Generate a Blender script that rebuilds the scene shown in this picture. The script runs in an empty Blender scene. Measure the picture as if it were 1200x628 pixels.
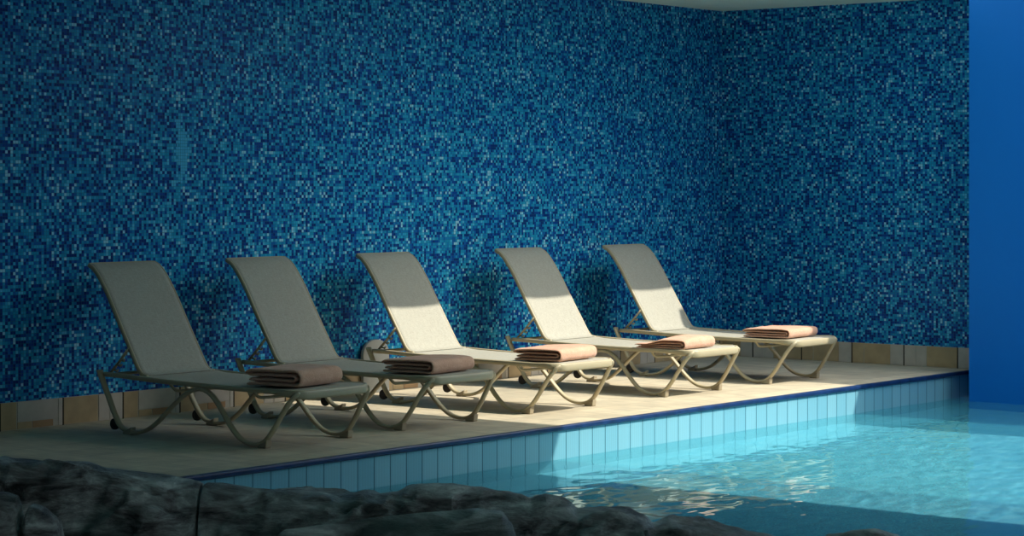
import bpy, bmesh, math, random
from mathutils import Vector, noise
random.seed(7)
SC = bpy.context.scene
COL = SC.collection
PI = math.pi

# ------------------------------------------------------------------ materials
def new_mat(name):
    m = bpy.data.materials.new(name); m.use_nodes = True
    nt = m.node_tree
    b = nt.nodes['Principled BSDF']
    return m, nt, b

def N(nt, typ, **kw):
    n = nt.nodes.new(typ)
    for k, v in kw.items():
        setattr(n, k, v)
    return n

def ramp(nt, stops, interp='LINEAR'):
    r = N(nt, 'ShaderNodeValToRGB')
    r.color_ramp.interpolation = interp
    el = r.color_ramp.elements
    while len(el) > 1: el.remove(el[0])
    el[0].position = stops[0][0]; el[0].color = (*stops[0][1], 1)
    for p, c in stops[1:]:
        e = el.new(p); e.color = (*c, 1)
    return r

def vmath(nt, op, a, b=None):
    n = N(nt, 'ShaderNodeVectorMath', operation=op)
    nt.links.new(a, n.inputs[0])
    if b is not None:
        n.inputs[1].default_value = b
    return n

def fmath(nt, op, a, b=None, c=None):
    n = N(nt, 'ShaderNodeMath', operation=op)
    for i, v in enumerate((a, b, c)):
        if v is None: continue
        if isinstance(v, (int, float)): n.inputs[i].default_value = v
        else: nt.links.new(v, n.inputs[i])
    return n.outputs[0]

def mixc(nt, fac, a, b):
    n = N(nt, 'ShaderNodeMix', data_type='RGBA')
    for i, v in ((0, fac), (6, a), (7, b)):
        if isinstance(v, (int, float)): n.inputs[i].default_value = v
        elif isinstance(v, tuple): n.inputs[i].default_value = (*v, 1)
        else: nt.links.new(v, n.inputs[i])
    return n.outputs[2]

def mat_mosaic(axis):
    """small square glass tiles; axis = which world axis runs along the wall"""
    m, nt, b = new_mat('mosaic_' + axis)
    geo = N(nt, 'ShaderNodeNewGeometry')
    sep = N(nt, 'ShaderNodeSeparateXYZ'); nt.links.new(geo.outputs['Position'], sep.inputs[0])
    u = sep.outputs['X' if axis == 'x' else 'Y']; v = sep.outputs['Z']
    P = 0.0215
    us = fmath(nt, 'MULTIPLY_ADD', u, 1 / P, 0.0 if axis == 'x' else 1371.4); vs = fmath(nt, 'DIVIDE', v, P)
    uf = fmath(nt, 'FLOOR', us); vf = fmath(nt, 'FLOOR', vs)
    cell = N(nt, 'ShaderNodeCombineXYZ')
    nt.links.new(uf, cell.inputs[0]); nt.links.new(vf, cell.inputs[1])
    wn = N(nt, 'ShaderNodeTexWhiteNoise', noise_dimensions='2D'); nt.links.new(cell.outputs[0], wn.inputs['Vector'])
    # patches a few tiles wide shift the balance of dark and light tiles
    big = N(nt, 'ShaderNodeTexNoise', noise_dimensions='2D'); big.inputs['Scale'].default_value = 0.09
    big.inputs['Detail'].default_value = 3
    nt.links.new(cell.outputs[0], big.inputs['Vector'])
    sh = fmath(nt, 'MULTIPLY_ADD', big.outputs['Fac'], 0.36, -0.18)
    val = fmath(nt, 'ADD', wn.outputs['Value'], sh)
    cr = ramp(nt, [(0.0, (0.003, 0.028, 0.20)), (0.19, (0.003, 0.055, 0.32)), (0.32, (0.005, 0.12, 0.44)),
                   (0.43, (0.007, 0.21, 0.52)), (0.57, (0.010, 0.30, 0.56)), (0.75, (0.025, 0.38, 0.66)),
                   (0.875, (0.09, 0.50, 0.76)), (0.96, (0.30, 0.66, 0.84))], 'CONSTANT')
    nt.links.new(val, cr.inputs[0])
    last = cr.outputs[0]
    if axis == 'x':
        # a narrow upright patch of paler replacement tiles
        du0 = fmath(nt, 'DIVIDE', fmath(nt, 'ABSOLUTE', fmath(nt, 'ADD', u, 6.887)), 0.085)
        dv0 = fmath(nt, 'DIVIDE', fmath(nt, 'ABSOLUTE', fmath(nt, 'SUBTRACT', v, 1.84)), 0.30)
        near = fmath(nt, 'SUBTRACT', 1.0, fmath(nt, 'MAXIMUM', du0, dv0))
        sepc = N(nt, 'ShaderNodeSeparateColor'); nt.links.new(wn.outputs['Color'], sepc.inputs[0])
        pick = fmath(nt, 'GREATER_THAN', fmath(nt, 'MULTIPLY', near, 1.3), sepc.outputs[1])
        last = mixc(nt, pick, cr.outputs[0], (0.07, 0.47, 0.78))
    # grout
    fu = fmath(nt, 'FRACT', us); fv = fmath(nt, 'FRACT', vs)
    e = 0.045
    du = fmath(nt, 'ABSOLUTE', fmath(nt, 'SUBTRACT', fu, 0.5)); dv = fmath(nt, 'ABSOLUTE', fmath(nt, 'SUBTRACT', fv, 0.5))
    g = fmath(nt, 'GREATER_THAN', fmath(nt, 'MAXIMUM', du, dv), 0.5 - e)
    col = mixc(nt, g, last, (0.03, 0.15, 0.22))
    nt.links.new(col, b.inputs['Base Color'])
    rr = fmath(nt, 'MULTIPLY_ADD', g, 0.4, 0.28); nt.links.new(rr, b.inputs['Roughness'])
    b.inputs['Specular IOR Level'].default_value = 0.13
    # every tile sits at its own slight tilt
    nm = vmath(nt, 'SUBTRACT', wn.outputs['Color'], (0.5, 0.5, 0.5))
    sc = N(nt, 'ShaderNodeVectorMath', operation='SCALE'); nt.links.new(nm.outputs[0], sc.inputs[0]); sc.inputs['Scale'].default_value = 0.10
    ad = N(nt, 'ShaderNodeVectorMath', operation='ADD'); nt.links.new(sc.outputs[0], ad.inputs[0]); nt.links.new(geo.outputs['Normal'], ad.inputs[1])
    nz = N(nt, 'ShaderNodeVectorMath', operation='NORMALIZE'); nt.links.new(ad.outputs[0], nz.inputs[0])
    nt.links.new(nz.outputs[0], b.inputs['Normal'])
    return m

def mat_deck():
    m, nt, b = new_mat('deck_tile')
    geo = N(nt, 'ShaderNodeNewGeometry')
    br = N(nt, 'ShaderNodeTexBrick', offset=0.0)
    br.inputs['Scale'].default_value = 1.0
    br.inputs['Brick Width'].default_value = 0.30; br.inputs['Row Height'].default_value = 0.30
    br.inputs['Mortar Size'].default_value = 0.004; br.inputs['Mortar Smooth'].default_value = 0.3
    br.inputs['Color1'].default_value = (0.60, 0.53, 0.39, 1); br.inputs['Color2'].default_value = (0.50, 0.44, 0.325, 1)
    br.inputs['Mortar'].default_value = (0.36, 0.31, 0.23, 1)
    nt.links.new(geo.outputs['Position'], br.inputs['Vector'])
    ns = N(nt, 'ShaderNodeTexNoise'); ns.inputs['Scale'].default_value = 5; ns.inputs['Detail'].default_value = 6
    st = vmath(nt, 'MULTIPLY', geo.outputs['Position'], (2.0, 1.0, 1.0)); nt.links.new(st.outputs[0], ns.inputs['Vector'])
    mr = ramp(nt, [(0.3, (0.80, 0.80, 0.80)), (0.7, (1.08, 1.06, 1.02))]); nt.links.new(ns.outputs['Fac'], mr.inputs[0])
    mx = N(nt, 'ShaderNodeMix', data_type='RGBA', blend_type='MULTIPLY'); mx.inputs[0].default_value = 1
    nt.links.new(br.outputs['Color'], mx.inputs[6]); nt.links.new(mr.outputs[0], mx.inputs[7])
    nt.links.new(mx.outputs[2], b.inputs['Base Color'])
    b.inputs['Roughness'].default_value = 0.6
    bp = N(nt, 'ShaderNodeBump'); bp.inputs['Strength'].default_value = 0.25; bp.inputs['Distance'].default_value = 0.003
    nt.links.new(br.outputs['Fac'], bp.inputs['Height']); bp.invert = True
    nt.links.new(bp.outputs[0], b.inputs['Normal'])
    return m

def mat_pooltile(axis):
    m, nt, b = new_mat('pool_tile_' + axis)
    geo = N(nt, 'ShaderNodeNewGeometry')
    sep = N(nt, 'ShaderNodeSeparateXYZ'); nt.links.new(geo.outputs['Position'], sep.inputs[0])
    if axis == 'x': u, v = sep.outputs['X'], sep.outputs['Z']
    elif axis == 'y': u, v = sep.outputs['Y'], sep.outputs['Z']
    else: u, v = sep.outputs['X'], sep.outputs['Y']
    P = 0.1466
    us = fmath(nt, 'MULTIPLY_ADD', u, 1 / P, 0.128 + 0.01)
    fu = fmath(nt, 'FRACT', us); du = fmath(nt, 'ABSOLUTE', fmath(nt, 'SUBTRACT', fu, 0.5))
    vs = fmath(nt, 'MULTIPLY_ADD', v, 1 / (0.30 if axis != 'z' else P), 0.90)
    fv = fmath(nt, 'FRACT', vs); dv = fmath(nt, 'ABSOLUTE', fmath(nt, 'SUBTRACT', fv, 0.5))
    g1 = fmath(nt, 'GREATER_THAN', du, 0.5 - 0.030)
    g2 = fmath(nt, 'GREATER_THAN', dv, 0.5 - 0.010)
    g = fmath(nt, 'MAXIMUM', g1, g2) if axis != 'z' else fmath(nt, 'MAXIMUM', g1, fmath(nt, 'GREATER_THAN', dv, 0.47))
    cell = N(nt, 'ShaderNodeCombineXYZ'); nt.links.new(fmath(nt, 'FLOOR', us), cell.inputs[0]); nt.links.new(fmath(nt, 'FLOOR', vs), cell.inputs[1])
    wn = N(nt, 'ShaderNodeTexWhiteNoise', noise_dimensions='2D'); nt.links.new(cell.outputs[0], wn.inputs['Vector'])
    base = ramp(nt, [(0, (0.165, 0.42, 0.53)), (1, (0.21, 0.47, 0.57))]); nt.links.new(wn.outputs['Value'], base.inputs[0])
    # fine ribbing of the glazed tiles
    rib = fmath(nt, 'SINE', fmath(nt, 'MULTIPLY', u, 2 * PI / 0.0245))
    rr = fmath(nt, 'MULTIPLY_ADD', rib, 0.04, 0.97)
    sc = N(nt, 'ShaderNodeVectorMath', operation='SCALE'); nt.links.new(base.outputs[0], sc.inputs[0]); nt.links.new(rr, sc.inputs['Scale'])
    col = mixc(nt, g, sc.outputs[0], (0.03, 0.14, 0.20) if axis != 'z' else (0.12, 0.42, 0.54))
    nt.links.new(col, b.inputs['Base Color'])
    b.inputs['Roughness'].default_value = 0.35
    return m

def mat_plain(name, col, rough=0.5, spec=0.5, var=0.0, scale=8.0):
    m, nt, b = new_mat(name)
    b.inputs['Roughness'].default_value = rough
    b.inputs['Specular IOR Level'].default_value = spec
    if var:
        tc = N(nt, 'ShaderNodeTexCoord')
        ns = N(nt, 'ShaderNodeTexNoise'); ns.inputs['Scale'].default_value = scale; ns.inputs['Detail'].default_value = 5
        nt.links.new(tc.outputs['Object'], ns.inputs['Vector'])
        r = ramp(nt, [(0.3, tuple(c * (1 - var) for c in col)), (0.7, tuple(min(1, c * (1 + var)) for c in col))])
        nt.links.new(ns.outputs['Fac'], r.inputs[0]); nt.links.new(r.outputs[0], b.inputs['Base Color'])
    else:
        b.inputs['Base Color'].default_value = (*col, 1)
    return m

def mat_sling():
    m, nt, b = new_mat('sling_fabric')
    tc = N(nt, 'ShaderNodeTexCoord')
    sep = N(nt, 'ShaderNodeSeparateXYZ'); nt.links.new(tc.outputs['Object'], sep.inputs[0])
    a = vmath(nt, 'MULTIPLY', tc.outputs['Object'], (30, 420, 420))
    n1 = N(nt, 'ShaderNodeTexNoise'); n1.inputs['Scale'].default_value = 1; nt.links.new(a.outputs[0], n1.inputs['Vector'])
    c = vmath(nt, 'MULTIPLY', tc.outputs['Object'], (420, 25, 25))
    n2 = N(nt, 'ShaderNodeTexNoise'); n2.inputs['Scale'].default_value = 1; nt.links.new(c.outputs[0], n2.inputs['Vector'])
    s = fmath(nt, 'MULTIPLY_ADD', fmath(nt, 'ADD', n1.outputs['Fac'], n2.outputs['Fac']), 0.5, 0.0)
    r = ramp(nt, [(0.3, (0.30, 0.29, 0.245)), (0.7, (0.47, 0.46, 0.39))]); nt.links.new(s, r.inputs[0])
    nt.links.new(r.outputs[0], b.inputs['Base Color'])
    b.inputs['Roughness'].default_value = 0.75; b.inputs['Specular IOR Level'].default_value = 0.25
    return m

def mat_towel():
    m, nt, b = new_mat('terry_cloth')
    tc = N(nt, 'ShaderNodeTexCoord')
    n1 = N(nt, 'ShaderNodeTexNoise'); n1.inputs['Scale'].default_value = 140; n1.inputs['Detail'].default_value = 3
    nt.links.new(tc.outputs['Object'], n1.inputs['Vector'])
    n2 = N(nt, 'ShaderNodeTexNoise'); n2.inputs['Scale'].default_value = 12; nt.links.new(tc.outputs['Object'], n2.inputs['Vector'])
    s = fmath(nt, 'MULTIPLY_ADD', n2.outputs['Fac'], 0.4, fmath(nt, 'MULTIPLY', n1.outputs['Fac'], 0.6))
    r = ramp(nt, [(0.3, (0.53, 0.29, 0.19)), (0.7, (0.74, 0.45, 0.32))]); nt.links.new(s, r.inputs[0])
    nt.links.new(r.outputs[0], b.inputs['Base Color'])
    b.inputs['Roughness'].default_value = 0.95; b.inputs['Specular IOR Level'].default_value = 0.1
    b.inputs['Sheen Weight'].default_value = 0.2
    bp = N(nt, 'ShaderNodeBump'); bp.inputs['Strength'].default_value = 0.6; bp.inputs['Distance'].default_value = 0.004
    nt.links.new(n1.outputs['Fac'], bp.inputs['Height']); nt.links.new(bp.outputs[0], b.inputs['Normal'])
    return m

def mat_rock():
    m, nt, b = new_mat('rock')
    geo = N(nt, 'ShaderNodeNewGeometry')
    n1 = N(nt, 'ShaderNodeTexNoise'); n1.inputs['Scale'].default_value = 4.2; n1.inputs['Detail'].default_value = 10; n1.inputs['Roughness'].default_value = 0.70
    n1.inputs['Distortion'].default_value = 0.45
    st = vmath(nt, 'MULTIPLY', geo.outputs['Position'], (1.0, 0.7, 2.8)); nt.links.new(st.outputs[0], n1.inputs['Vector'])
    r = ramp(nt, [(0.36, (0.025, 0.024, 0.024)), (0.45, (0.17, 0.16, 0.155)), (0.55, (0.42, 0.43, 0.41)), (0.66, (0.86, 0.88, 0.82))])
    nt.links.new(n1.outputs['Fac'], r.inputs[0])
    n3 = N(nt, 'ShaderNodeTexNoise'); n3.inputs['Scale'].default_value = 2.3; n3.inputs['Detail'].default_value = 3
    nt.links.new(geo.outputs['Position'], n3.inputs['Vector'])
    gr = ramp(nt, [(0.5, (0, 0, 0)), (0.68, (0.8, 0.8, 0.8))]); nt.links.new(n3.outputs['Fac'], gr.inputs[0])
    col = mixc(nt, gr.outputs[0], r.outputs[0], (0.12, 0.20, 0.18))
    nt.links.new(col, b.inputs['Base Color'])
    b.inputs['Roughness'].default_value = 0.36
    n2 = N(nt, 'ShaderNodeTexNoise'); n2.inputs['Scale'].default_value = 22; n2.inputs['Detail'].default_value = 8; n2.inputs['Roughness'].default_value = 0.7
    nt.links.new(st.outputs[0], n2.inputs['Vector'])
    bp = N(nt, 'ShaderNodeBump'); bp.inputs['Strength'].default_value = 0.9; bp.inputs['Distance'].default_value = 0.05
    nt.links.new(n2.outputs['Fac'], bp.inputs['Height']); nt.links.new(bp.outputs[0], b.inputs['Normal'])
    return m

def mat_water():
    m, nt, b = new_mat('pool_water')
    nt.nodes.remove(b)
    out = nt.nodes['Material Output']
    g = N(nt, 'ShaderNodeBsdfGlass'); g.inputs['IOR'].default_value = 1.33; g.inputs['Roughness'].default_value = 0.0
    g.inputs['Color'].default_value = (0.80, 0.98, 1.0, 1)
    d = N(nt, 'ShaderNodeBsdfDiffuse'); d.inputs['Color'].default_value = (0.10, 0.56, 0.68, 1)
    mx = N(nt, 'ShaderNodeMixShader'); mx.inputs[0].default_value = 0.12      # slight cloudiness of the water
    nt.links.new(g.outputs[0], mx.inputs[1]); nt.links.new(d.outputs[0], mx.inputs[2])
    nt.links.new(mx.outputs[0], out.inputs['Surface'])
    return m

M = dict(
    mosx=mat_mosaic('x'), mosy=mat_mosaic('y'), deck=mat_deck(),
    ptx=mat_pooltile('x'), pty=mat_pooltile('y'), ptz=mat_pooltile('z'),
    nosing=mat_plain('nosing_tile', (0.008, 0.030, 0.105), 0.35, 0.4, 0.35, 12),
    ceiling=mat_plain('ceiling_plaster', (0.78, 0.90, 0.80), 0.8, 0.2, 0.03, 3),
    blue=mat_plain('blue_paint', (0.0, 0.17, 0.60), 0.6, 0.25),
    hall=mat_plain('hall_plaster', (0.45, 0.47, 0.46), 0.85, 0.2),
    sk_tan=mat_plain('skirting_tan', (0.46, 0.34, 0.19), 0.5, 0.4, 0.12, 9),
    sk_pale=mat_plain('skirting_pale', (0.52, 0.47, 0.40), 0.5, 0.4, 0.10, 9),
    sk_brown=mat_plain('skirting_brown', (0.40, 0.25, 0.13), 0.5, 0.4, 0.12, 9),
    sk_grout=mat_plain('skirting_grout', (0.50, 0.47, 0.40), 0.9, 0.1),
    sk_dark=mat_plain('skirting_joint', (0.05, 0.045, 0.035), 0.9, 0.1),
    frame=mat_plain('resin_frame', (0.43, 0.37, 0.24), 0.42, 0.45, 0.04, 6),
    sling=mat_sling(), towel=mat_towel(), rock=mat_rock(), water=mat_water(),
    rubber=mat_plain('wheel_rubber', (0.035, 0.03, 0.028), 0.7, 0.3),
    pad=mat_plain('foot_pad', (0.34, 0.29, 0.20), 0.6, 0.3),
    ledge=mat_plain('ledge_stone', (0.10, 0.10, 0.095), 0.8, 0.2, 0.4, 3),
    panel=mat_plain('pale_shape', (0.40, 0.41, 0.385), 0.7, 0.2, 0.05, 6),
)

# ------------------------------------------------------------------ helpers
def tag(o, label=None, cat=None, group=None, kind=None):
    if label: o['label'] = label
    if cat: o['category'] = cat
    if group: o['group'] = group
    if kind: o['kind'] = kind
    return o

def obj(name, bm, mats, parent=None, smooth=False):
    me = bpy.data.meshes.new(name)
    bm.normal_update()
    bm.to_mesh(me); bm.free()
    for m in (mats if isinstance(mats, (list, tuple)) else [mats]): me.materials.append(m)
    if smooth:
        for p in me.polygons: p.use_smooth = True
    o = bpy.data.objects.new(name, me); COL.objects.link(o)
    if parent: o.parent = parent
    return o

def empty(name, loc, rz=0):
    o = bpy.data.objects.new(name, None); COL.objects.link(o)
    o.location = loc; o.rotation_euler = (0, 0, rz); o.empty_display_size = 0.1
    return o

def box(bm, lo, hi, mi=0):
    vs = [bm.verts.new((x, y, z)) for z in (lo[2], hi[2]) for y in (lo[1], hi[1]) for x in (lo[0], hi[0])]
    for f in ((0, 2, 3, 1), (4, 5, 7, 6), (0, 1, 5, 4), (2, 6, 7, 3), (0, 4, 6, 2), (1, 3, 7, 5)):
        fa = bm.faces.new([vs[i] for i in f]); fa.material_index = mi
    return vs

def catmull(pts, n=8):
    P = [Vector(p) for p in pts]
    P = [P[0] * 2 - P[1]] + P + [P[-1] * 2 - P[-2]]
    out = []
    for i in range(1, len(P) - 2):
        a, b, c, d = P[i - 1:i + 3]
        for k in range(n):
            t = k / n
            out.append(0.5 * ((2 * b) + (c - a) * t + (2 * a - 5 * b + 4 * c - d) * t * t + (3 * b - a - 3 * c + d) * t ** 3))
    out.append(P[-2])
    return out

def sweep(bm, path, ra, rb, side=None, seg=12, cap=True, power=2.0):
    """oval tube along path; ra = half size along 'side', rb = half size across it (lists or numbers)"""
    path = [Vector(p) for p in path]
    n = len(path); rings = []
    A = ra if isinstance(ra, (list, tuple)) else [ra] * n
    B = rb if isinstance(rb, (list, tuple)) else [rb] * n
    prev = None
    for i, p in enumerate(path):
        t = (path[min(i + 1, n - 1)] - path[max(i - 1, 0)]).normalized()
        if side is not None:
            s = Vector(side)
        else:
            s = prev if prev is not None else (Vector((0, 0, 1)) if abs(t.z) < 0.9 else Vector((1, 0, 0)))
        s = (s - t * s.dot(t)).normalized(); prev = s
        u = t.cross(s)
        ring = []
        for k in range(seg):
            a = 2 * PI * k / seg
            ca, sa = math.cos(a), math.sin(a)
            ca = math.copysign(abs(ca) ** (2 / power), ca); sa = math.copysign(abs(sa) ** (2 / power), sa)
            ring.append(bm.verts.new(p + s * (A[i] * ca) + u * (B[i] * sa)))
        rings.append(ring)
    for r0, r1 in zip(rings, rings[1:]):
        for k in range(seg):
            bm.faces.new((r0[k], r0[(k + 1) % seg], r1[(k + 1) % seg], r1[k]))
    if cap:
        bm.faces.new(rings[0][::-1]); bm.faces.new(rings[-1])

def struct(name, bm, mats, label=None, smooth=False):
    o = obj(name, bm, mats, smooth=smooth); o['kind'] = 'structure'
    if label: o['label'] = label
    return o

# ------------------------------------------------------------------ the setting
EDGE = -2.638          # pool edge of the deck
H = 3.235              # soffit over the deck
WZ = -0.22             # water level
FZ = WZ - 0.55         # pool floor
XB = -0.60             # blue wall face
XL = -19.5             # left end of the hall
YF = -13.5             # front wall

b = bmesh.new(); box(b, (XL, 0, -0.3), (0.3, 0.25, H + 0.25)); struct('wall_back', b, M['mosx'], 'long back wall of small blue mosaic tiles behind the loungers')
b = bmesh.new(); box(b, (0, -2.92, -0.3), (0.3, 0, H + 0.25)); struct('wall_right', b, M['mosy'], 'short end wall of blue mosaic tiles right of the loungers')
b = bmesh.new(); box(b, (XB, YF, FZ - 0.2), (0.3, -2.876, H)); struct('wall_blue', b, M['blue'], 'plain bright blue painted wall rising from the pool')
b = bmesh.new(); box(b, (XL - 0.3, YF, -0.6), (XL, 0.25, H)); struct('wall_left', b, M['hall'])
# deck slab with the pool wall under it
b = bmesh.new(); box(b, (XL, EDGE + 0.02, -0.24), (0, 0, 0)); struct('floor', b, M['deck'], 'beige tiled pool deck under the loungers')
b = bmesh.new(); box(b, (XL, EDGE, FZ), (0.0, EDGE + 0.25, -0.034)); struct('wall_pool', b, M['ptx'], 'pale blue tiled side of the pool below the deck')
b = bmesh.new(); box(b, (XL, EDGE - 0.018, -0.034), (0.0, EDGE + 0.03, 0.002))
o = struct('trim_1', b, M['nosing'], 'dark blue tile nosing along the pool edge'); 
mod = o.modifiers.new('round', 'BEVEL'); mod.width = 0.012; mod.segments = 3
b = bmesh.new(); box(b, (XL, YF, FZ - 0.2), (0.3, EDGE + 0.1, FZ)); struct('floor_pool', b, M['ptz'], 'pale blue pool floor under the water')
# ceiling of the hall: a solid strip over the deck, and one long roof light over the pool
CE = -2.622
RX0, RX1 = -4.525, -0.30
RY1 = -9.8
b = bmesh.new(); box(b, (XL, CE, H), (0.0, 0, H + 0.25)); struct('ceiling', b, M['ceiling'], 'pale green white ceiling over the deck')
b = bmesh.new(); box(b, (XL, YF, H), (RX0, CE, H + 0.25)); box(b, (RX1, YF, H), (0.3, CE, H + 0.25)); box(b, (RX0, YF, H), (RX1, RY1, H + 0.25))
struct('ceiling_pool', b, M['ceiling'])
b = bmesh.new()
wx0, wx1, wz0, wz1 = -17.0, -9.5, 0.0, 2.9          # unseen wall opening, added to let more sky light onto the rocks
box(b, (XL, YF - 0.25, -0.9), (wx0, YF, H + 0.25)); box(b, (wx1, YF - 0.25, -0.9), (0.3, YF, H + 0.25))
box(b, (wx0, YF - 0.25, -0.9), (wx1, YF, wz0)); box(b, (wx0, YF - 0.25, wz1), (wx1, YF, H + 0.25))
struct('wall_front', b, M['hall'])

# tiled skirting built tile by tile inside one mesh per wall
def skirting(name, along_x, start, end, phase, hs=0.182, module=0.5275):
    b = bmesh.new(); rnd = random.Random(3)
    def tile(u0, u1, z0, z1, mi, d=0.016):
        u0, u1 = max(min(u0, u1), min(start, end)), min(max(u0, u1), max(start, end))
        if u1 - u0 < 0.004: return
        if along_x: box(b, (u0, -d, z0), (u1, 0, z1), mi)
        else: box(b, (-d, u0, z0), (0, u1, z1), mi)
    lo, hi = min(start, end), max(start, end)
    tile(lo, hi, 0, hs, 3, 0.012)
    k0 = math.floor((lo - phase) / module) - 1
    k1 = math.ceil((hi - phase) / module) + 1
    for k in range(k0, k1):
        u = phase + k * module
        tile(u - 0.005, u + 0.005, 0, hs, 4, 0.0165)
        kind = rnd.choice((0, 0, 1)) if along_x else rnd.choice((2, 2, 1))
        if kind == 0:
            tile(u + 0.006, u + 0.133, 0.004, hs - 0.002, 0)
            tile(u + 0.143, u + 0.48, 0.055, hs - 0.002, 1)
            tile(u + 0.143, u + 0.262, 0.004, 0.048, 0); tile(u + 0.270, u + 0.44, 0.004, 0.048, 2)
            tile(u + 0.488, u + 0.52, 0.004, hs - 0.002, 1)
        elif kind == 1:
            tile(u + 0.006, u + 0.30, 0.004, hs - 0.002, 0); tile(u + 0.31, u + 0.40, 0.004, hs - 0.002, 1); tile(u + 0.41, u + 0.52, 0.004, hs - 0.002, 1)
        else:
            tile(u + 0.006, u + 0.13, 0.004, hs - 0.002, 1); tile(u + 0.138, u + 0.40, 0.004, hs - 0.002, 0); tile(u + 0.408, u + 0.52, 0.004, hs - 0.002, 0)
    return struct(name, b, [M['sk_tan'], M['sk_pale'], M['sk_brown'], M['sk_grout'], M['sk_dark']],
                  'beige and tan tile skirting along the ' + ('back' if along_x else 'right') + ' mosaic wall')
skirting('baseboard_back', True, XL, 0, -7.975)
skirting('baseboard_right', False, EDGE + 0.02, 0, -1.936)

# water: gently rippled surface
def wave(x, y):
    v = Vector((x * 1.1 + 0.35 * y, y * 2.2 - 0.5 * x, 0))
    return 0.0045 * noise.noise(v) + 0.0022 * noise.noise(v * 2.7 + Vector((5, 1, 2))) + 0.0018 * noise.noise(v * 6.1) + 0.0007 * noise.noise(v * 12.7)
b = bmesh.new()
nx, ny = 600, 400
X0, X1, Y0, Y1 = XL, 0.0, YF, EDGE
rows = []
for j in range(ny + 1):
    y = Y0 + (Y1 - Y0) * j / ny
    rows.append([b.verts.new((X0 + (X1 - X0) * i / nx, y, WZ + wave(X0 + (X1 - X0) * i / nx, y))) for i in range(nx + 1)])
for j in range(ny):
    for i in range(nx):
        b.faces.new((rows[j][i], rows[j][i + 1], rows[j + 1][i + 1], rows[j + 1][i]))
water = struct('pool_water', b, M['water'], 'clear turquoise pool water', smooth=True)

# ------------------------------------------------------------------ loungers
# local frame: origin on the floor under the lounger's middle, +y towards the wall (head), x across
Y_OFF = 1.35
def L(s, z, x=0.0): return Vector((x, Y_OFF - s, z))

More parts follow.
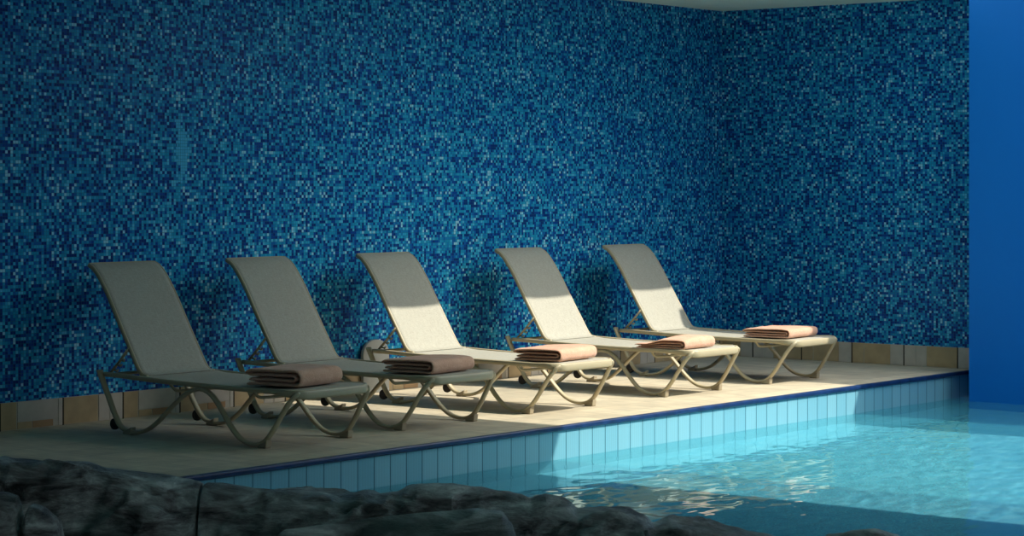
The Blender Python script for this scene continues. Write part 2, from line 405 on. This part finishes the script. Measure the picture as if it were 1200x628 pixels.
def make_lounger():
    root = empty('sun_lounger', (0, 0, 0))
    W = 0.342
    # seat frame: both side rails and the broad rounded foot bar, one continuous loop
    b = bmesh.new()
    right = [L(s, z, W) for s, z in ((0.52, 0.372), (0.66, 0.370), (0.86, 0.362), (1.2, 0.352), (1.6, 0.346), (1.95, 0.344), (2.12, 0.342))]
    corner = []
    r = 0.10
    for k in range(1, 7):
        a = k / 6 * PI / 2
        corner.append(L(2.14 + r * math.sin(a), 0.341 - 0.012 * k / 6, W - r + r * math.cos(a)))
    half = right + corner
    path = catmull(half, 4)
    full = path + [Vector((-p.x, p.y, p.z)) for p in reversed(path)]
    nfull = len(full)
    # taller at the foot bar
    ra = []; 
    for p in full:
        t = max(0, min(1, (-(p.y) - 0.70) / 0.18)); ra.append(0.016 + 0.012 * t)
    sweep(b, full, ra, 0.015, side=(0, 0, 1), seg=12, power=2.8)
    obj('seat_frame', b, M['frame'], root, True)
    # seat sling
    b = bmesh.new()
    prof = [(0.868, 0.374), (0.93, 0.366), (1.05, 0.362), (1.3, 0.357), (1.6, 0.353), (1.9, 0.352), (2.10, 0.356), (2.18, 0.358), (2.225, 0.351), (2.243, 0.335)]
    pp = catmull([L(s, z) for s, z in prof], 5)
    grid = []
    NX = 14
    for i, p in enumerate(pp):
        row = []
        for k in range(NX + 1):
            u = -1 + 2 * k / NX
            s = Y_OFF - p.y
            w = W - 0.012
            if s > 2.14: w = W - 0.10 + math.sqrt(max(0, 0.10 ** 2 - min(0.0999, s - 2.14) ** 2)) - 0.006
            sag = 0.004 * (1 - u * u) * min(1, max(0, (2.2 - s) * 3)) * min(1, max(0.2, (s - 0.85) * 4))
            row.append((Vector((u * w, p.y, p.z - sag)), Vector((u * w, p.y, p.z - sag - 0.006))))
        grid.append(row)
    sheet(b, grid)
    obj('seat_sling', b, M['sling'], root, True)
    # backrest: curved profile shared by the frame tubes and the sling
    bp = [(0.872, 0.368), (0.830, 0.376), (0.790, 0.412), (0.735, 0.497), (0.655, 0.622), (0.575, 0.750), (0.499, 0.873), (0.438, 0.958), (0.390, 1.016), (0.348, 1.052), (0.308, 1.072)]
    back = catmull([L(s, z) for s, z in bp], 5)
    b = bmesh.new()
    side_path = [Vector((0.294 - 0.004 * i / len(back), p.y, p.z)) for i, p in enumerate(back)]
    loop = side_path + [Vector((0.278, back[-1].y + 0.012, back[-1].z + 0.002)), Vector((0.26, back[-1].y + 0.014, back[-1].z + 0.003))]
    loop = loop + [Vector((-p.x, p.y, p.z)) for p in reversed(loop)]
    sweep(b, loop, 0.015, 0.011, seg=10)
    obj('backrest_frame', b, M['frame'], root, True)
    b = bmesh.new(); grid = []
    for i, p in enumerate(back):
        t = (back[min(i + 1, len(back) - 1)] - back[max(i - 1, 0)]).normalized()
        nrm = Vector((0, -t.z, t.y))
        if nrm.y > 0: nrm = -nrm
        row = []
        f = i / (len(back) - 1)
        for k in range(NX + 1):
            u = -1 + 2 * k / NX
            w = 0.296 - 0.004 * f
            sag = 0.014 * (1 - u * u) * math.sin(PI * min(1, max(0, f))) 
            q = Vector((u * w, p.y, p.z)) + nrm * (0.012 - sag)
            row.append((q, q - nrm * 0.006))
        grid.append(row)
    # turn the sling over the top bar
    sheet(b, grid)
    obj('backrest_sling', b, M['sling'], root, True)
    # legs: one wavy band per side, from the tail over the floor, up to the seat, down and up to the foot corner
    for sx in (-1, 1):
        pts = [(0.472, 0.395, .345), (0.51, 0.325, .348), (0.57, 0.225, .352), (0.645, 0.105, .358), (0.70, 0.045, .362), (0.765, 0.022, .365), (0.86, 0.018, .366),
               (0.96, 0.045, .364), (1.06, 0.110, .358), (1.17, 0.205, .35), (1.28, 0.285, .342), (1.37, 0.318, .338), (1.45, 0.318, .338),
               (1.53, 0.280, .341), (1.61, 0.205, .348), (1.70, 0.110, .356), (1.78, 0.048, .362), (1.86, 0.020, .366), (1.94, 0.019, .367),
               (2.01, 0.048, .365), (2.07, 0.115, .360), (2.13, 0.205, .352), (2.18, 0.278, .344), (2.215, 0.322, .325), (2.225, 0.335, .30)]
        path = catmull([L(s, z, sx * x) for s, z, x in pts], 4)
        n = len(path)
        A = [0.021] * n; B = [0.0125] * n
        for i in range(6): A[i] = 0.026 - 0.005 * i / 6; B[i] = 0.010 + 0.0025 * i / 6
        b = bmesh.new()
        sweep(b, path, A, B, side=(1, 0, 0), seg=12, power=2.6)
        leg = obj('leg', b, M['frame'], root, True)
        for s0 in (0.785, 2.000):
            b = bmesh.new()
            foot_block(b, s0, sx * 0.366)
            ft = obj('foot', b, M['pad'], leg)
            mo = ft.modifiers.new('round', 'BEVEL'); mo.width = 0.006; mo.segments = 2
        # wheel behind the rear bend
        b = bmesh.new()
        c = L(0.640, 0.058, sx * 0.362)
        prof = [(0.0, 0.014), (0.016, 0.015), (0.019, 0.012), (0.030, 0.014), (0.036, 0.011), (0.038, 0.0)]
        prof = prof + [(r_, -h_) for r_, h_ in reversed(prof[:-1])]
        lathe_x(b, c, prof, 20)
        obj('wheel', b, M['rubber'], leg, True)
        # strut with notched rack holding the backrest up
        b = bmesh.new()
        sweep(b, [L(0.705, 0.550, sx * 0.297), L(0.62, 0.455, sx * 0.305), L(0.535, 0.366, sx * 0.320)], 0.012, 0.008, side=(1, 0, 0), seg=8)
        for k in range(3):
            s = 0.640 - k * 0.032; z = 0.47 - k * 0.035
            sweep(b, [L(s + 0.001, z, sx * 0.308), L(s + 0.026, z - 0.008, sx * 0.308), L(s + 0.034, z + 0.004, sx * 0.308)], 0.008, 0.006, side=(1, 0, 0), seg=6)
        obj('back_strut', b, M['frame'], root, True)
    # bent tubes under the sling
    for s in (1.12, 1.86):
        b = bmesh.new()
        pts = [L(s, 0.338, -0.325), L(s, 0.318, -0.305), L(s, 0.296, -0.275), L(s, 0.290, -0.22), L(s, 0.288, 0), L(s, 0.290, 0.22), L(s, 0.296, 0.275), L(s, 0.318, 0.305), L(s, 0.338, 0.325)]
        sweep(b, catmull(pts, 4), 0.010, 0.010, seg=8)
        obj('cross_brace', b, M['frame'], root, True)
    b = bmesh.new()
    sweep(b, [L(0.540, 0.368, -0.335), L(0.540, 0.368, 0.335)], 0.011, 0.011, seg=10)
    obj('rear_crossbar', b, M['frame'], root, True)
    return root

def sheet(b, grid):
    T = [[b.verts.new(q[0]) for q in row] for row in grid]
    B = [[b.verts.new(q[1]) for q in row] for row in grid]
    nr, nc = len(T), len(T[0])
    for i in range(nr - 1):
        for k in range(nc - 1):
            b.faces.new((T[i][k], T[i + 1][k], T[i + 1][k + 1], T[i][k + 1]))
            b.faces.new((B[i][k], B[i][k + 1], B[i + 1][k + 1], B[i + 1][k]))
    for i in range(nr - 1):
        b.faces.new((T[i][0], B[i][0], B[i + 1][0], T[i + 1][0]))
        b.faces.new((T[i][-1], T[i + 1][-1], B[i + 1][-1], B[i][-1]))
    for k in range(nc - 1):
        b.faces.new((T[0][k], T[0][k + 1], B[0][k + 1], B[0][k]))
        b.faces.new((T[-1][k], B[-1][k], B[-1][k + 1], T[-1][k + 1]))
    bmesh.ops.recalc_face_normals(b, faces=b.faces)

def foot_block(b, s0, x):
    # wedge pad: flat on the floor, sloping up into the band
    pts = [(s0 - 0.045, 0.0), (s0 + 0.030, 0.0), (s0 + 0.036, 0.052), (s0 + 0.012, 0.040), (s0 - 0.045, 0.014)]
    va = [b.verts.new(L(s, z, x - 0.023)) for s, z in pts]; vb = [b.verts.new(L(s, z, x + 0.023)) for s, z in pts]
    b.faces.new(va); b.faces.new(vb[::-1])
    for i in range(len(pts)):
        j = (i + 1) % len(pts); b.faces.new((va[j], va[i], vb[i], vb[j]))
    bmesh.ops.recalc_face_normals(b, faces=b.faces)

def lathe_x(b, c, prof, seg):
    rings = []
    for r, h in prof:
        if r < 1e-6: rings.append([b.verts.new((c.x + h, c.y, c.z))]); continue
        rings.append([b.verts.new((c.x + h, c.y + r * math.cos(2 * PI * k / seg), c.z + r * math.sin(2 * PI * k / seg))) for k in range(seg)])
    for r0, r1 in zip(rings, rings[1:]):
        for k in range(seg):
            k2 = (k + 1) % seg
            q = [r0[k % len(r0)], r0[k2 % len(r0)], r1[k2 % len(r1)], r1[k % len(r1)]]
            u = []
            for v in q:
                if v not in u: u.append(v)
            if len(u) > 2: b.faces.new(u)
    bmesh.ops.recalc_face_normals(b, faces=b.faces)

def copy_tree(o, parent=None):
    c = o.copy(); COL.objects.link(c)
    if parent: c.parent = parent
    for ch in list(o.children):
        copy_tree(ch, c)
    return c

LX = [-7.7241, -6.4497, -5.0908, -3.4562, -2.0159]
LY = [2.0125, 1.9904, 1.9809, 1.9936, 2.0088]
LLAB = ['beige sling sun lounger in deep shade, leftmost of the row of five',
        'shaded beige sun lounger second from the left end of the row',
        'sunlit beige sun lounger in the middle of the row of five',
        'sunlit cream sun lounger with a flattened towel, second from the right end',
        'cream sun lounger nearest the corner of the two mosaic walls']
proto = make_lounger()
loungers = []
for i in range(5):
    o = proto if i == 0 else copy_tree(proto)
    o.location = (LX[i], -(Y_OFF + LY[i] - 2.0), 0)
    tag(o, LLAB[i], 'sun lounger', 'row of sun loungers on the pool deck')
    loungers.append(o)

# ------------------------------------------------------------------ towels
def ribbon(b, path, t, w, seed, wob=0.004):
    """folded cloth: closed band of thickness t following path (y, z), w wide along x, edges rounded"""
    P = catmull([Vector((0, y, z)) for y, z in path], 6)
    outl = []
    n = len(P)
    for i, p in enumerate(P):
        tg = (P[min(i + 1, n - 1)] - P[max(i - 1, 0)]).normalized()
        outl.append((p, Vector((0, -tg.z, tg.y))))
    ring0 = [p + nm * t / 2 for p, nm in outl] + [p - nm * t / 2 for p, nm in reversed(outl)]
    NXs = 22; rings = []
    for k in range(NXs + 1):
        u = -1 + 2 * k / NXs
        shr = 1.0
        row = []
        for m_, q in enumerate(ring0):
            ctr = outl[m_][0] if m_ < n else outl[2 * n - 1 - m_][0]
            e = 1.0 if 0 < k < NXs else 0.45
            qq = ctr + (q - ctr) * e
            d = Vector((noise.noise(Vector((u * 3 + seed, qq.y * 9, qq.z * 9))), noise.noise(Vector((u * 4, qq.y * 8 + seed, qq.z * 14))), noise.noise(Vector((u * 5 + 9, qq.y * 7, qq.z * 10 + seed))))) * wob
            x = u * w / 2 + (d.x * 1.5 if abs(u) > 0.9 else 0)
            z = max(0.001, qq.z + d.z)
            row.append(b.verts.new((x, qq.y + d.y, z)))
        rings.append(row)
    m = len(ring0)
    for r0, r1 in zip(rings, rings[1:]):
        for k in range(m):
            b.faces.new((r0[k], r0[(k + 1) % m], r1[(k + 1) % m], r1[k]))
    for R in (rings[0], rings[-1]):
        for i in range(n - 1):
            b.faces.new((R[i], R[i + 1], R[2 * n - 2 - i], R[2 * n - 1 - i]))
    bmesh.ops.recalc_face_normals(b, faces=b.faces)

def make_towel(name, d, w, h, seed, droop=0.0):
    b = bmesh.new()
    t = h / 4 * 0.86
    hd = d / 2
    z0, z1 = t * 0.55, h - t * 0.5
    r = (z1 - z0) / 2
    outer = [(hd, z0), (hd * 0.5, z0), (0, z0), (-hd * 0.6, z0), (-hd + r * 0.7, z0), (-hd + r * 0.12, z0 + r * 0.45), (-hd, z0 + r), (-hd + r * 0.12, z0 + r * 1.55),
             (-hd + r * 0.7, z1), (-hd * 0.55, z1 + 0.004), (0, z1 + 0.003), (hd * 0.55, z1), (hd * 0.9, z1 - 0.004), (hd + 0.008, z1 - 0.016)]
    ribbon(b, outer, t, w, seed)
    zi0, zi1 = z0 + t * 1.16, z1 - t * 1.16
    ri = (zi1 - zi0) / 2
    inner = [(hd - 0.012, zi0), (hd * 0.4, zi0), (-hd * 0.5, zi0), (-hd + r + 0.012, zi0 + 0.001), (-hd + r - 0.004, zi0 + ri), (-hd + r + 0.012, zi1 - 0.001), (-hd * 0.5, zi1), (hd * 0.4, zi1), (hd - 0.006, zi1)]
    ribbon(b, inner, t * 0.94, w - 0.012, seed + 3, 0.002)
    if droop:
        # loosely refolded: the head end lies flat and thin
        for v in b.verts:
            f = max(0, min(1, (v.co.y + hd * 0.15) / (hd * 0.75)))
            f = f * f * (3 - 2 * f)
            v.co.z *= 1 - droop * f
            v.co.z *= 1 + 0.12 * math.sin(v.co.x * 9 + 1) * (1 - f)
    o = obj(name, b, M['towel'], None, True)
    mo = o.modifiers.new('soft', 'SUBSURF'); mo.levels = 1; mo.render_levels = 1
    return o
TOW = [  # x, y, rot, depth, width, height, droop, label
    (-7.735, -1.92, 0.16, 0.40, 0.47, 0.108, 0, 'thick brownish pink folded towel on the leftmost shaded lounger'),
    (-6.455, -1.92, 0.12, 0.40, 0.51, 0.092, 0, 'brownish pink folded towel on the shaded lounger second from left'),
    (-5.09, -1.94, 0.14, 0.38, 0.53, 0.088, 0, 'peach folded towel on the sunlit middle lounger'),
    (-3.575, -1.93, 0.05, 0.44, 0.45, 0.080, 0.55, 'flattened peach towel slumped at one end on a sunlit lounger'),
    (-2.00, -1.89, 0.08, 0.42, 0.52, 0.075, 0, 'thin peach folded towel on the lounger nearest the corner'),
]
for i, (x, y, rz, d, w, h, dr, lab) in enumerate(TOW):
    o = make_towel('folded_towel', d, w, h, 11.3 * i + 2, dr)
    o.location = (x, y, 0.3605); o.rotation_euler = (0, 0, rz)
    tag(o, lab, 'towel', 'folded towels on the loungers')

# ------------------------------------------------------------------ pale shape of unclear identity behind the middle lounger, built as a panel
b = bmesh.new()
pts = []
for k in range(0, 13):
    a = PI - k / 12 * PI
    pts.append((0.15 * math.cos(a), 0.30 + 0.11 * math.sin(a)))
pts = [(-0.15, 0.0)] + pts + [(0.15, 0.0)]
va = [b.verts.new((x, 0, z)) for x, z in pts]; vb = [b.verts.new((x, 0.03, z)) for x, z in pts]
b.faces.new(va); b.faces.new(vb[::-1])
for i in range(len(pts)):
    j = (i + 1) % len(pts); b.faces.new((va[j], va[i], vb[i], vb[j]))
bmesh.ops.recalc_face_normals(b, faces=b.faces)
o = obj('round_top_shape', b, M['panel'])
o.location = (-4.90, -0.052, 0)
mo = o.modifiers.new('round', 'BEVEL'); mo.width = 0.006; mo.segments = 2
tag(o, 'pale grey round-topped shape of unclear identity against the mosaic behind the middle lounger', 'panel')

# ------------------------------------------------------------------ rock bank in front
CAM = Vector((-17.9937, -11.8506, 1.6)); YAW = 0.6741; FPX = 2672.81; HY = 314 - 97.12
FW = Vector((math.cos(YAW), math.sin(YAW), 0)); RT = Vector((math.sin(YAW), -math.cos(YAW), 0))
b = bmesh.new()
def pt(d, r, z): 
    p = CAM + FW * d + RT * r; return (p.x, p.y, z)
ring = [(10.45, -4.2), (10.45, -1.0), (10.42, 0.9), (10.1, 2.2), (9.4, 3.6), (6.0, 3.6), (6.0, -4.2)]
va = [b.verts.new(pt(d, r, -0.12)) for d, r in ring]; vb = [b.verts.new(pt(d, r, FZ)) for d, r in ring]
b.faces.new(va); b.faces.new(vb[::-1])
for i in range(len(ring)):
    j = (i + 1) % len(ring); b.faces.new((va[j], va[i], vb[i], vb[j]))
bmesh.ops.recalc_face_normals(b, faces=b.faces)
struct('floor_bank', b, M['ledge'], 'dark stone bank at the near side of the pool')

def boulder(D, sky, depth, seed, label, rough=1.0, zbase=-0.13, lean=0.0):
    """sky: picture-scale skyline (column, row) turned into metres at distance D; a dome in depth behind and before it"""
    S = D / FPX
    pr = [((u - 600) * S, 1.6 - (v - HY) * S) for u, v in sky]
    r0, r1 = pr[0][0], pr[-1][0]
    NW = 44
    rs = [r0 + (r1 - r0) * k / int((r1 - r0) / 0.013) for k in range(int((r1 - r0) / 0.013))] + [r1] + [p_[0] for p_ in pr[1:-1]]
    rs = sorted(rs); rs = [x for k, x in enumerate(rs) if k == 0 or x - rs[k - 1] > 0.0008]
    NU = len(rs) - 1
    b = bmesh.new()
    def top(r):
        for (a, za), (c, zc) in zip(pr, pr[1:]):
            if a <= r <= c:
                t = (r - a) / (c - a + 1e-9); t = t * t * (3 - 2 * t) * 0.5 + t * 0.5
                return za + (zc - za) * t
        return pr[-1][1]
    grid = []
    wid = r1 - r0
    for i in range(NU + 1):
        r = rs[i]; f = (r - r0) / wid
        ee = math.sin(PI * min(1, max(0, f))) ** 0.45
        zt = top(r)
        dd = depth * (0.7 + 0.3 * ee)
        row = []
        for j in range(NW + 1):
            a = PI * j / NW
            w = -math.cos(a)
            hh = max(0, 1 - abs(w) ** 2.6) ** 0.62
            z = zbase + (zt - zbase) * hh
            p = CAM + FW * (D + w * dd + lean * (1 - hh)) + RT * r
            q = Vector((p.x * 1.6 + seed, p.y * 1.6, z * 3.0))
            k1 = noise.noise(q) ; k2 = noise.noise(q * 2.3 + Vector((4, 4, 4))); k3 = abs(noise.noise(q * 4.7)); k4 = noise.noise(q * 11)
            e = min(1.0, abs(w) * 1.6) ** 1.4 * min(1, hh * 3) * (1 + 0.9 * max(0.0, -w))
            off = rough * (0.12 * k1 + 0.09 * k2 - 0.09 * k3) * e * min(1, ee * 1.5 - 0.15 if ee > 0.1 else 0) + rough * 0.010 * k4 * e
            nrm = (FW * w * 0.8 + Vector((0, 0, 1)) * hh).normalized()
            p = Vector((p.x, p.y, z)) + nrm * off
            p.z = max(p.z, zbase)
            row.append(b.verts.new(p))
        grid.append(row)
    for i in range(NU):
        for j in range(NW):
            b.faces.new((grid[i][j], grid[i + 1][j], grid[i + 1][j + 1], grid[i][j + 1]))
    for i in range(NU):
        b.faces.new((grid[i][0], grid[i][NW], grid[i + 1][NW], grid[i + 1][0]))
    for R in (grid[0], grid[NU]):
        try: b.faces.new(R)
        except Exception: pass
    bmesh.ops.recalc_face_normals(b, faces=b.faces)
    o = obj('boulder', b, M['rock'], None, True)
    tag(o, label, 'boulder', 'boulders on the near pool bank')
    return o
boulder(10.0, [(-120, 640), (-112, 556), (-60, 538), (0, 536), (20, 539), (60, 541), (100, 541), (125, 548), (150, 551), (190, 555), (222, 561), (231, 564), (235.8, 567), (237.2, 605), (237.6, 640)], 0.36, 1.0,
        'large dark boulder with pale streaks below the leftmost lounger', 1.1)
boulder(10.0, [(238, 640), (238.4, 605), (239.6, 567.5), (242, 566), (258, 566), (300, 572), (330, 574), (340, 573), (375, 577), (400, 581), (412, 581), (425, 578), (440, 579), (465, 576), (478, 570), (490, 567), (530, 566), (560, 571), (590, 576), (612, 581), (622, 585), (630, 581), (640, 579), (660, 582), (670, 589), (676, 595), (682, 595), (700, 594), (730, 597), (755, 606), (766, 615), (770, 615), (785, 612), (815, 617), (845, 622), (895, 627), (925, 634), (945, 650)], 0.38, 9.1,
        'long layered outcrop of dark rock in the middle of the near bank', 1.1)
boulder(9.75, [(958, 650), (970, 630), (1000, 621), (1025, 619), (1052, 626), (1075, 650)], 0.2, 44.2,
        'small dark boulder on its own, rightmost of the rocks')
boulder(9.2, [(-60, 640), (-40, 590), (-15, 578), (5, 577), (20, 581), (24, 592), (25, 640)], 0.17, 50.7,
        'small greenish boulder at the far left in front of the largest one', 0.7)
boulder(9.2, [(28, 645), (30, 606), (38, 591), (50, 593), (66, 608), (78, 645)], 0.17, 61.4,
        'small rounded stone beside the greenish boulder at far left', 0.7)
boulder(9.2, [(300, 650), (335, 620), (400, 612), (450, 605), (500, 600), (560, 596), (588, 600), (600, 615), (612, 650)], 0.18, 70.2,
        'smooth boulder with a pale ridge in front of the long layered one')

# ------------------------------------------------------------------ light
sd = bpy.data.lights.new('sun', 'SUN'); sd.energy = 5.8; sd.angle = math.radians(0.6); sd.color = (1.0, 0.93, 0.80)
so = bpy.data.objects.new('sun', sd); COL.objects.link(so)
dirv = Vector((-0.55, 1.0, -1.26)).normalized()
so.rotation_euler = dirv.to_track_quat('-Z', 'Y').to_euler()
so.location = (4, -14, 14)

w = bpy.data.worlds.new('World'); SC.world = w; w.use_nodes = True
wt = w.node_tree
bg = wt.nodes['Background']
tc = N(wt, 'ShaderNodeTexCoord')
sund = (-dirv)[:]
dp = N(wt, 'ShaderNodeVectorMath', operation='DOT_PRODUCT'); wt.links.new(tc.outputs['Generated'], dp.inputs[0]); dp.inputs[1].default_value = sund
# bright hazy sky round the sun, deeper and dimmer away from it
sky = ramp(wt, [(0.25, (0.08, 0.11, 0.14)), (0.74, (0.36, 0.42, 0.46)), (0.91, (0.90, 0.94, 0.96)), (1.0, (1.50, 1.45, 1.34))])
wt.links.new(dp.outputs['Value'], sky.inputs[0]); wt.links.new(sky.outputs[0], bg.inputs['Color'])
bg.inputs['Strength'].default_value = 3.95

pd = bpy.data.lights.new('roof_light_portal', 'AREA'); pd.shape = 'RECTANGLE'; pd.size = RX1 - RX0; pd.size_y = CE - RY1
pd.cycles.is_portal = True
po = bpy.data.objects.new('roof_light_portal', pd); COL.objects.link(po); po.location = ((RX0 + RX1) / 2, (CE + RY1) / 2, H + 0.24)

# sunlight is refracted by the water onto the pool's tiles
sd.cycles.is_caustics_light = True
water.cycles.is_caustics_caster = True
for n in ('floor_pool', 'wall_pool', 'wall_blue'):
    bpy.data.objects[n].cycles.is_caustics_receiver = True

# ------------------------------------------------------------------ camera
cd = bpy.data.cameras.new('camera'); cam = bpy.data.objects.new('camera', cd); COL.objects.link(cam)
cd.sensor_width = 36; cd.lens = FPX / 1200 * 36; cd.shift_y = -97.12 / 1200
cam.location = CAM
cam.rotation_euler = (PI / 2, 0, YAW - PI / 2)
cd.clip_end = 200
SC.camera = cam

vs = SC.view_settings
vs.view_transform = 'Standard'; vs.look = 'None'; vs.gamma = 1; vs.exposure = 0; vs.use_curve_mapping = False
SC.cycles.use_denoising = True
SC.cycles.max_bounces = 10; SC.cycles.diffuse_bounces = 4; SC.cycles.transmission_bounces = 6; SC.cycles.glossy_bounces = 4
SC.cycles.sample_clamp_indirect = 6
SC.cycles.caustics_reflective = False
